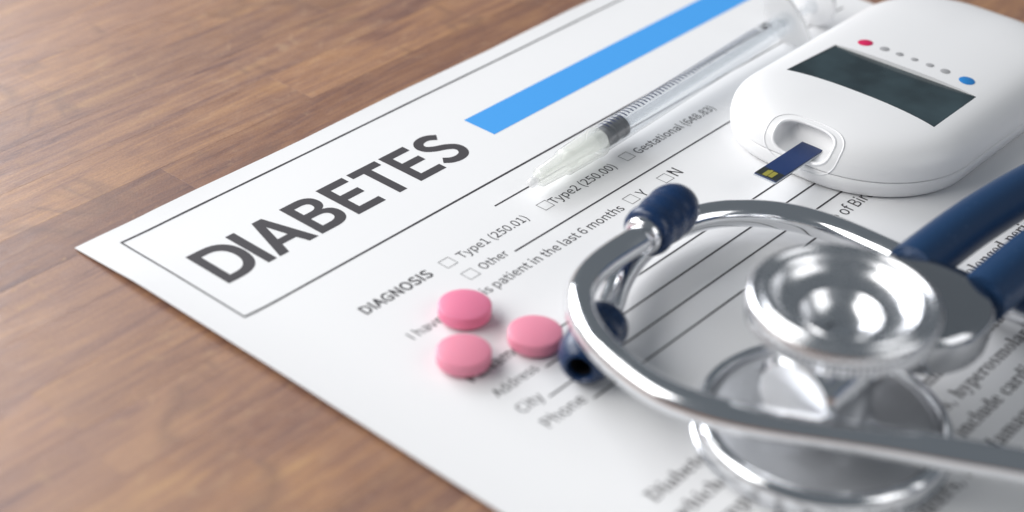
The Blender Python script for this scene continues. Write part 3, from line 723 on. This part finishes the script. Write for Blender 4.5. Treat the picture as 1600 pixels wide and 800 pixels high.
# ------------------------------------------------------------------ syringe
SA = Vector((77.6, 51.15, 3.75)); SB = Vector((176.0, 48.1, 5.5))
SD = (SB - SA).normalized()
def sp(s): return SA + SD * s
syr = empty('syringe', 77.6, 51.15, PT, 'clear plastic syringe with a capped needle lying along the form under the blue bar', 'syringe')
def on_axis(name, prof, mat, parent, n=40, c0=True, c1=True, smooth=35):
    return obj(name, *lathe(SA, SB, prof, n, c0, c1), mat, parent, smooth=smooth)
cap = on_axis('needle_cap', [(-0.3, 1.0), (0.9, 1.35), (1.2, 1.75), (1.6, 2.05), (8.6, 2.45), (9.4, 2.75), (9.8, 2.95), (19.0, 3.25), (20.2, 3.45), (21.0, 3.45), (21.0, 2.95), (10.2, 2.5), (9.6, 2.0), (1.8, 1.45), (1.6, 0.0)], CAP, syr, c0=False, c1=False)
on_axis('cap_bead', [(-2.1, 0.0), (-2.0, 0.55), (-1.6, 0.92), (-1.0, 1.05), (-0.3, 0.98), (0.2, 0.85)], FROST, cap, c0=False)
on_axis('needle_hub', [(2.4, 0.45), (8.0, 0.55), (9.6, 0.7), (10.4, 1.5), (11.0, 1.75), (12.2, 1.8), (12.6, 1.2), (17.0, 1.5), (20.0, 1.9), (22.5, 2.0)], HUB, syr)
bar_ = on_axis('barrel', [(19.6, 1.9), (21.0, 2.2), (21.4, 2.9), (22.0, 3.0), (98.0, 3.0), (98.0, 2.5), (22.4, 2.5), (22.2, 1.0)], CLEAR, syr, 56, False, False)
# flange wings at the open end, tilted so that one rests on the paper
n = 44
wl = []
xw = SD.cross(Vector((0, 0, 1))).normalized(); yw = xw.cross(SD).normalized()
ang = math.radians(45)
ax = -xw * math.cos(ang) + yw * math.sin(ang)
if ax.y > 0: ax = xw * math.cos(ang) + yw * math.sin(ang)
ay = ax.cross(SD)
for s in (97.0, 98.4):
    wl.append([tuple(sp(s) + ax * 8.2 * abs(math.cos(t)) ** 0.7 * (1 if math.cos(t) >= 0 else -1) + ay * 4.4 * math.sin(t)) for t in [k / n * 2 * math.pi for k in range(n)]])
obj('finger_flange', *rings(wl), FROST, bar_)
# scale printed on the barrel
TVt, TFt = [], []
def ring_patch(s0, s1, a0, a1, r=3.03, m=8):
    global TVt, TFt
    vs_ = []
    for k in range(m + 1):
        a = math.radians(a0 + (a1 - a0) * k / m)
        d = xw * math.cos(a) + yw * math.sin(a)
        vs_.append((tuple(sp(s0) + d * r), tuple(sp(s1) + d * r)))
    b = len(TVt)
    for q in vs_: TVt += list(q)
    for k in range(m): TFt.append((b + 2 * k, b + 2 * k + 1, b + 2 * k + 3, b + 2 * k + 2))
away = 1 if xw.y < 0 else -1
for k in range(47):
    s = 23.6 + k * 1.29
    a0, a1 = (62, 106) if k % 5 else (54, 110)
    if away < 0: a0, a1 = 180 - a0, 180 - a1
    ring_patch(s, s + 0.40, a0, a1)
obj('graduation_marks', TVt, TFt, TICK, bar_, smooth=60, recalc=False)
# numeral printed past the last mark
g5 = [[tuple(int(k) for k in q.split(',')) for q in c.split(' ')] for c in SANS['5'][1:]]
V5, F5 = fill_curve([[(a * 0.0125, b * 0.0125) for a, b in c] for c in g5], 0.12)
N5 = []
for a, b in V5:
    t = math.radians((118 if away > 0 else 62) - away * (a * 19 + 0))
    d = xw * math.cos(t) + yw * math.sin(t)
    N5.append(tuple(sp(85.6 + (3.4 - b) * 0.8) + d * 3.04))
obj('scale_numeral', N5, F5, INK, bar_, smooth=0, recalc=False)
pl = on_axis('plunger', [(28.0, 0.9), (29.5, 1.0), (30.2, 2.1), (30.8, 2.1), (31.2, 1.05), (92.0, 1.05), (92.6, 2.2), (94.0, 2.2), (94.4, 1.1), (109.0, 1.1), (109.6, 3.4), (110.0, 3.9), (111.6, 3.9), (112.2, 3.5)], ROD, syr)
on_axis('thumb_rest', [(109.2, 3.2), (109.5, 4.3), (110.0, 5.6), (111.8, 5.6), (112.4, 5.0), (112.5, 0)], WHITE_IN, pl, c1=False)
on_axis('rubber_stopper', [(21.9, 0.2), (22.4, 1.3), (23.3, 2.44), (24.3, 2.46), (24.5, 2.15), (25.3, 2.15), (25.5, 2.46), (26.2, 2.46), (26.4, 2.2), (28.6, 2.2), (28.8, 2.47), (29.8, 2.47), (30.1, 2.1)], RUBBER, pl)

# ------------------------------------------------------------------ glucose meter
MU, MV, HL, HW = 165.6, 86.8, 44.4, 26.8
CORNER = (22.0, 22.0, 24.0, 19.5)      # far left, far right, near right, near left
NM = 160
def outline(ins, n=NM):
    hl, hw = HL - ins, HW - ins
    r1, r2, r3, r4 = [max(c - ins, 1.5) for c in CORNER]
    pts = []
    # rounded rectangle with its own radius at each corner
    segs = [('l', (MU - hl + r4, MV - hw), (MU + hl - r1, MV - hw)), ('a', (MU + hl - r1, MV - hw + r1), -90, r1), ('l', (MU + hl, MV - hw + r1), (MU + hl, MV + hw - r2)), ('a', (MU + hl - r2, MV + hw - r2), 0, r2),
            ('l', (MU + hl - r2, MV + hw), (MU - hl + r3, MV + hw)), ('a', (MU - hl + r3, MV + hw - r3), 90, r3), ('l', (MU - hl, MV + hw - r3), (MU - hl, MV - hw + r4)), ('a', (MU - hl + r4, MV - hw + r4), 180, r4)]
    fr_ = [40, 32, 6, 32, 40, 32, 6, 32]
    tot = sum(fr_)
    for sg_, c in zip(segs, fr_):
        k, a, b = sg_[:3]
        for i in range(c * n // tot):
            t = i / (c * n / tot)
            if k == 'l':
                pts.append((a[0] + (b[0] - a[0]) * t, a[1] + (b[1] - a[1]) * t))
            else:
                an = math.radians(b + 90 * t)
                pts.append((a[0] + sg_[3] * math.cos(an), a[1] + sg_[3] * math.sin(an)))
    return pts
NMR = 220
def prof_loops(prof):
    return [[(x, y, z) for x, y in outline(i, NMR)] for i, z in prof]
meter = empty('glucose_meter', MU, MV, PT, 'white rounded blood glucose meter with a dark blank screen on the form', 'glucose meter')
zb = PT + 0.03
lower = obj('lower_shell', *rings(prof_loops([(4.0, zb), (1.7, zb + 0.12), (0.85, zb + 0.6), (0.35, zb + 1.6), (0.10, zb + 3.0), (0.05, zb + 4.0), (0.25, zb + 4.22), (1.0, zb + 4.25)])), WHITE, meter, smooth=50)
obj('seam', *rings(prof_loops([(0.42, zb + 4.1), (0.42, zb + 4.6)])), SEAM, meter, smooth=50)
UP = [(1.0, zb + 4.36), (0.22, zb + 4.38), (0.03, zb + 4.6), (0.10, zb + 5.6), (0.42, zb + 6.9), (1.05, zb + 8.1), (2.0, zb + 9.2), (3.3, zb + 10.15), (4.8, zb + 10.85), (6.6, zb + 11.35), (9.0, zb + 11.75), (12.0, zb + 12.05), (15.5, zb + 12.28), (19.5, zb + 12.42), (23.0, zb + 12.48)]
upper = obj('upper_shell', *rings(prof_loops(UP)), WHITE, meter, smooth=50)

def top_z(u, v):
    """height of the meter's skin above a point of the page"""
    hit = upper.ray_cast(W((u, v, 40)) - world_loc(upper), Vector((0, 0, -1)))
    return (hit[1].z + world_loc(upper).z) / MM

def cut(o, V, F):
    me = bpy.data.meshes.new('cutter')
    me.from_pydata([W(p) for p in V], [], F)
    bm = bmesh.new(); bm.from_mesh(me); bmesh.ops.recalc_face_normals(bm, faces=bm.faces); bm.to_mesh(me); bm.free()
    c = bpy.data.objects.new('cutter', me); COL.objects.link(c)
    md = o.modifiers.new('cut', 'BOOLEAN'); md.object = c; md.operation = 'DIFFERENCE'; md.solver = 'EXACT'
    bpy.context.view_layer.update()
    dg = bpy.context.evaluated_depsgraph_get()
    new = bpy.data.meshes.new_from_object(o.evaluated_get(dg))
    o.modifiers.clear()
    old = o.data; o.data = new; bpy.data.meshes.remove(old)
    bpy.data.objects.remove(c); bpy.data.meshes.remove(me)

# screen outline: the front edge bows towards the screen
def screen_outline(gap):
    P = []
    fa, fb = (142.6 - gap, 68.6 - gap), (142.9 - gap, 105.6 + gap)
    for k in range(13):
        t = k / 12
        P.append((fa[0] + (fb[0] - fa[0]) * t + 0.85 * 4 * t * (1 - t), fa[1] + (fb[1] - fa[1]) * t))
    P += [(161.6 + gap, 105.5 + gap), (161.0 + gap, 69.9 - gap)]
    return P
so = screen_outline(0.0)
ZS = zb + 11.25
# port: a scooped cup in the front face
PC = Vector((123.9, 86.3, zb + 8.25))
PN = Vector((-7.4, 0, 5.9)).normalized()
PX = Vector((0, 1, 0)); PY = PN.cross(PX)
if PY.z < 0: PY = -PY
def port_loop(sx, sy, d, n=56, e=2.9, sh=0.0):
    out = []
    for k in range(n):
        t = k / n * 2 * math.pi
        c, s = math.cos(t), math.sin(t)
        x = sx * abs(c) ** (2 / e) * (1 if c >= 0 else -1)
        y = sy * abs(s) ** (2 / e) * (1 if s >= 0 else -1)
        out.append(tuple(PC + PX * x + PY * (y + sh) + PN * d))
    return out
ray_hits = {}
def skin_loop(sx, sy, n, sh=0.0):
    out = []
    base = world_loc(upper)
    for p in port_loop(sx, sy, 0, n, 2.9, sh):
        P = Vector(p)
        st = W(P + PN * 12) - base
        dr = Vector((-PN.x, PN.y, -PN.z))
        hit = upper.ray_cast(st, dr)
        if not hit[0]:
            hit = lower.ray_cast(st, dr)
        if hit[0]:
            q = hit[1] + base
            out.append(Vector((q.x / MM, -q.y / MM, q.z / MM)))
        else:
            out.append(P)
    return out
rim_out = skin_loop(8.9, 5.3, 72, -0.55)
rim_in = skin_loop(7.0, 3.9, 72, -0.3)
dotspots = [(166.0, 74.7, 1.75), (166.0, 79.7, 1.15), (166.0, 83.6, 0.95), (166.1, 87.4, 0.85), (166.1, 91.3, 0.95), (166.1, 95.2, 1.15), (166.0, 100.7, 1.8)]
dotz = [[(top_z(a + r * math.cos(t), b + r * math.sin(t))) for t in [k / 28 * 2 * math.pi for k in range(28)]] + [top_z(a, b)] for a, b, r in dotspots]
cut(upper, *rings([[(a, b, ZS) for a, b in so], [(a, b, 30) for a, b in so]]))
cut(upper, *rings([port_loop(4.2, 1.5, -3.6, sh=1.7), port_loop(5.6, 2.3, -3.3, sh=1.6), port_loop(6.4, 2.9, -2.4, sh=1.3), port_loop(6.8, 3.6, -1.0, sh=0.35), port_loop(7.0, 3.9, 1.0, sh=-0.3), port_loop(7.1, 3.95, 8, sh=-0.3)]))
finish(upper.data, 40)

def bead(path, r, name, mat, parent):
    P = [Vector(p) for p in path]
    n = len(P); m = 10
    loops = []
    for i in range(n):
        t = (P[(i + 1) % n] - P[i - 1]).normalized()
        x = (PN - t * PN.dot(t)).normalized(); y = t.cross(x)
        loops.append([tuple(P[i] + x * r * math.cos(k / m * 2 * math.pi) + y * r * math.sin(k / m * 2 * math.pi)) for k in range(m)])
    V = [p for l in loops for p in l]; F = []
    for i in range(n):
        for k in range(m):
            F.append((i * m + k, i * m + (k + 1) % m, ((i + 1) % n) * m + (k + 1) % m, ((i + 1) % n) * m + k))
    return obj(name, V, F, mat, parent, smooth=60)
port = bead([p - PN * 0.05 for p in rim_out], 0.22, 'port_ring', WHITE_IN, upper)
bead([p - PN * 0.22 for p in rim_in], 0.40, 'port_lip', WHITE_IN, upper)
# slot at the back of the cup
slot = box(125.6, 83.3, zb + 5.2, 128.5, 90.1, zb + 6.6)
# screen glass
sg = screen_outline(-0.05)
scr = obj('screen', *rings([[(a, b, ZS + 0.05) for a, b in sg], [(a, b, ZS + 0.35) for a, b in sg]]), SCREEN, meter, smooth=0)
def skin_disc(name, i, mat):
    a, b, r = dotspots[i]
    V = []
    m = 28
    for k in range(m):
        t = k / m * 2 * math.pi
        V.append((a + r * math.cos(t), b + r * math.sin(t), dotz[i][k] + 0.03))
    for k in range(m):
        t = k / m * 2 * math.pi
        V.append((a + (r - 0.12) * math.cos(t), b + (r - 0.12) * math.sin(t), dotz[i][k] + 0.09))
    V.append((a, b, dotz[i][m] + 0.09))
    F = [(k, (k + 1) % m, m + (k + 1) % m, m + k) for k in range(m)] + [(m + k, m + (k + 1) % m, 2 * m) for k in range(m)]
    return obj(name, V, F, mat, upper, smooth=60)
skin_disc('button', 0, PINK_DOT)['label'] = 'magenta round button mark'
for i in range(1, 6):
    skin_disc('indicator_dot', i, GREY_DOT)
skin_disc('button', 6, BLUE_DOT)['label'] = 'blue round button mark'

# ------------------------------------------------------------------ test strip in the port
strip = empty('test_strip', 117, 86.7, zb + 5.8, 'dark blue test strip sticking out of the port of the white meter', 'test strip')
ST0, ST1 = zb + 5.75, zb + 6.05
obj('strip_body', *box(108.7, 84.05, ST0, 127.6, 89.25, ST1, 0.05), STRIP, strip, smooth=0)
obj('strip_base', *box(108.5, 83.95, ST0 - 0.28, 127.6, 89.35, ST0 - 0.01), STRIP_EDGE, strip, smooth=0)
obj('sample_window', *box(108.75, 84.1, ST1, 112.1, 89.2, ST1 + 0.03), STRIP_DARK, strip, smooth=0)
obj('gold_pad', *merge(box(109.1, 85.6, ST1 + 0.03, 111.5, 86.7, ST1 + 0.06), box(109.3, 86.85, ST1 + 0.03, 111.7, 87.9, ST1 + 0.06), box(111.5, 86.0, ST1 + 0.03, 111.9, 86.6, ST1 + 0.06)), GOLD, strip, smooth=0)

# ------------------------------------------------------------------ stethoscope
CU, CV = 51.8, 137.2
st = empty('stethoscope', CU, CV, PT, 'chrome and navy blue stethoscope with its double chest piece standing on the form', 'stethoscope')
def vert(name, prof, mat, parent, n=96, c0=False, c1=False, cu=CU, cv=CV, smooth=35):
    return obj(name, *lathe((cu, cv, 0), (cu, cv, 1), prof, n, c0, c1), mat, parent, smooth=smooth)
z0 = PT + 0.04
# chest piece core: neck and the cross barrel
neck = lathe((CU, CV, 0), (CU, CV, 1), [(5.2, 9.2), (6.0, 8.3), (7.5, 7.4), (21.5, 7.4), (22.6, 8.6), (23.6, 11.0), (24.4, 13.2)], 72, True, False)
barrel = lathe((40.0, CV, 15.6), (41.0, CV, 15.6), [(0.0, 6.3), (0.75, 7.15), (1.0, 7.35), (27.0, 7.35), (28.0, 6.4), (34.0, 6.4)], 72, True, True)
core = obj('chest_piece', *merge(neck, barrel), CHROME, st, smooth=30)
obj('barrel_cap', *lathe((39.85, CV, 15.6), (41, CV, 15.6), [(0.0, 5.9), (0.06, 6.05), (0.25, 6.1)], 64, True, False), MATTE, core, smooth=20)
rim = vert('diaphragm_rim', [(z0, 20.5), (z0, 21.6), (z0 + 0.5, 22.0), (z0 + 1.3, 22.0), (z0 + 1.5, 21.6), (z0 + 2.1, 21.55), (z0 + 2.3, 21.95), (z0 + 3.6, 21.95), (z0 + 4.6, 21.6), (z0 + 5.2, 20.9), (z0 + 5.35, 20.3), (z0 + 5.2, 19.8), (z0 + 4.6, 19.45), (z0 + 4.3, 19.4)], CHROME, core, 128)
vert('diaphragm_plate', [(z0 + 0.4, 0.0), (z0 + 0.4, 19.4), (z0 + 4.3, 19.4), (z0 + 4.35, 18.9), (z0 + 4.0, 18.6), (z0 + 4.3, 18.2), (z0 + 4.8, 12.0), (z0 + 5.3, 8.0), (z0 + 5.4, 0.0)], SATIN, core, 96)
# knurled collar below the bell
nk = 180
def knurl(z, r0, r1):
    return [(CU + (r0 if k % 2 else r1) * math.cos(k / nk * 2 * math.pi), CV + (r0 if k % 2 else r1) * math.sin(k / nk * 2 * math.pi), z) for k in range(nk)]
obj('knurled_collar', *rings([knurl(24.2, 12.5, 12.5), knurl(24.5, 14.6, 14.6), knurl(24.9, 15.1, 15.5), knurl(26.9, 15.1, 15.5), knurl(27.2, 14.9, 14.9)], False, False), STEEL, core, smooth=20)
bell_prof = [(27.1, 12.0), (27.1, 15.2), (27.5, 15.7), (28.4, 15.85), (29.2, 15.7), (29.8, 15.2), (30.0, 14.7), (29.9, 14.25), (29.45, 14.0), (29.3, 13.8), (29.5, 13.55), (29.9, 13.3), (30.05, 12.9), (29.95, 12.4), (29.6, 11.95), (29.0, 11.6), (28.0, 11.1), (27.2, 10.4), (26.7, 9.4), (26.35, 8.3), (26.15, 7.5), (26.2, 7.25), (26.5, 7.0), (26.5, 6.65), (26.1, 6.35), (25.3, 5.9), (24.3, 5.0), (23.5, 4.0), (23.0, 2.9), (22.8, 2.2)]
bell = vert('bell', bell_prof, BRUSHED, core, 128)
vert('bell_bore', [(22.85, 2.25), (20.0, 2.0), (19.9, 0.0)], DARK, bell, 40)
# manifold that takes the two tubes
def disc_loop(z, hu, hv, n=72, e=2.2, cu=76.0, cv=138.6):
    out = []
    for k in range(n):
        t = k / n * 2 * math.pi; c, s = math.cos(t), math.sin(t)
        out.append((cu + hu * abs(c) ** (2 / e) * (1 if c >= 0 else -1), cv + hv * abs(s) ** (2 / e) * (1 if s >= 0 else -1), z))
    return out
obj('tube_manifold', *rings([disc_loop(10.0, 9.6, 10.6), disc_loop(10.3, 11.4, 12.2), disc_loop(11.2, 12.8, 13.1), disc_loop(16.6, 13.2, 13.4), disc_loop(17.8, 12.8, 13.0), disc_loop(18.6, 11.8, 12.0), disc_loop(19.4, 9.0, 9.2), disc_loop(19.8, 5.0, 5.1), disc_loop(19.9, 0.5, 0.5)]), STEEL, core, smooth=35)

def tubing(pts, lab):
    P = smooth_path(catmull(pts, 12), 8)
    o = obj('tubing', *sweep(P, 4.8, 32), NAVY, st, smooth=60)
    return o
tubing([(86.5, 131.8, 15.2), (95, 131.8, 15.2), (110, 132.0, 14.8), (130, 132.6, 13.2), (150, 133.6, 10.5), (170, 135.5, 7.4), (190, 140, 5.1), (206, 150, 4.95), (214, 166, 4.95), (217, 190, 4.95), (214, 228, 4.95), (196, 262, 4.95), (160, 282, 4.95), (118, 284, 5.2), (86, 266, 8.0), (72, 236, 12.0), (66, 212, 14.4), (61.5, 196, 14.5)], '')
tubing([(86.5, 145.6, 15.2), (95, 145.6, 15.2), (110, 145.6, 14.8), (128, 146.2, 13.2), (146, 147.5, 10.5), (164, 151, 7.4), (180, 160, 5.1), (188, 174, 4.95), (190, 196, 4.95), (182, 222, 4.95), (160, 240, 4.95), (130, 246, 5.0), (106, 236, 5.1), (98, 215, 5.2), (98.6, 200, 5.2)], '')

# the two chrome ear tubes with their blue ear tips
R1 = 2.75
t1_path = [(64.5, 202.0, 14.6), (58.5, 186.0, 14.4), (52.1, 171.9, 14.2), (47.8, 163.2, 14), (43.3, 154.4, 14), (38.4, 145.7, 14), (33.4, 136.9, 14), (29.6, 128.0, 14), (28.0, 119.0, 14), (29.6, 109.3, 14), (32.4, 102.0, 14), (36.3, 96.2, 14), (41.6, 92.0, 14), (47.6, 89.7, 14), (54.5, 89.0, 14), (61.0, 89.1, 14), (64.0, 88.9, 14)]
ear1 = obj('ear_tube', *sweep(smooth_path(catmull(t1_path, 10), 10), lambda t: R1 - 0.12 * t, 32), CHROME, st, smooth=60)
ear1['label'] = 'nearer chrome ear tube curving over the other ear tip'
t2_path = [(98.0, 205.0, 5.2), (101.5, 180.0, 5.2), (103.4, 160.0, 5.2), (103.6, 147.5, 5.2), (103.2, 134.9, 5.2), (103.0, 121.6, 5.2), (103.2, 110.7, 5.2), (101.9, 101.4, 5.2), (97.2, 92.4, 5.2), (89.4, 86.0, 5.2), (79.6, 83.6, 5.2), (69.0, 84.2, 5.2), (59.0, 87.4, 5.2), (51.5, 91.3, 5.2), (47.0, 93.5, 5.2)]
ear2 = obj('ear_tube', *sweep(smooth_path(catmull(t2_path, 10), 10), R1, 32), CHROME, st, smooth=60)
ear2['label'] = 'farther chrome ear tube lying on the paper behind the bell'
TIP = [(0.0, 2.6), (0.0, 4.0), (0.15, 4.5), (0.6, 4.85), (1.5, 5.02), (2.8, 4.9), (3.6, 4.74), (4.4, 4.76), (5.4, 4.98), (6.4, 5.1), (7.0, 5.02), (7.6, 4.86), (8.2, 4.90), (8.8, 5.04), (9.8, 5.2), (11.0, 5.1), (12.4, 4.75), (13.6, 4.2), (14.6, 3.45), (15.1, 2.9), (15.2, 2.55), (15.0, 2.3), (14.2, 2.15), (10.0, 2.1)]
def eartip(a, d, parent, lab):
    a, d = Vector(a), Vector(d).normalized()
    o = obj('ear_tip', *lathe(a, a + d, TIP, 48, False, True), NAVY_TIP, parent, smooth=45)
    o['label'] = lab
    obj('tip_bore', *lathe(a, a + d, [(10.05, 0.0), (10.05, 2.05), (14.0, 2.08), (14.05, 2.08)], 32, False, False), DARK, o, smooth=45)
    return o
a1, d1 = (64.0, 88.9, 14.0), (16.5, -2.1, 0.0)
eartip(a1, d1, st, 'navy ear tip raised over the farther ear tube')
obj('tip_collar', *lathe(a1, Vector(a1) + Vector(d1), [(-1.8, 2.62), (-1.8, 3.2), (-1.5, 3.6), (-0.7, 3.8), (0.3, 3.7), (0.5, 3.0)], 48), CHROME, ear1, smooth=40)
a2, d2 = (47.0, 93.5, 5.2), (-16.0, 6.6, -0.0)
eartip(a2, d2, st, 'navy ear tip lying on the form with its open end forward')
obj('tip_collar', *lathe(a2, Vector(a2) + Vector(d2), [(-1.8, 2.62), (-1.8, 3.2), (-1.5, 3.6), (-0.7, 3.8), (0.3, 3.7), (0.5, 3.0)], 48), CHROME, ear2, smooth=40)
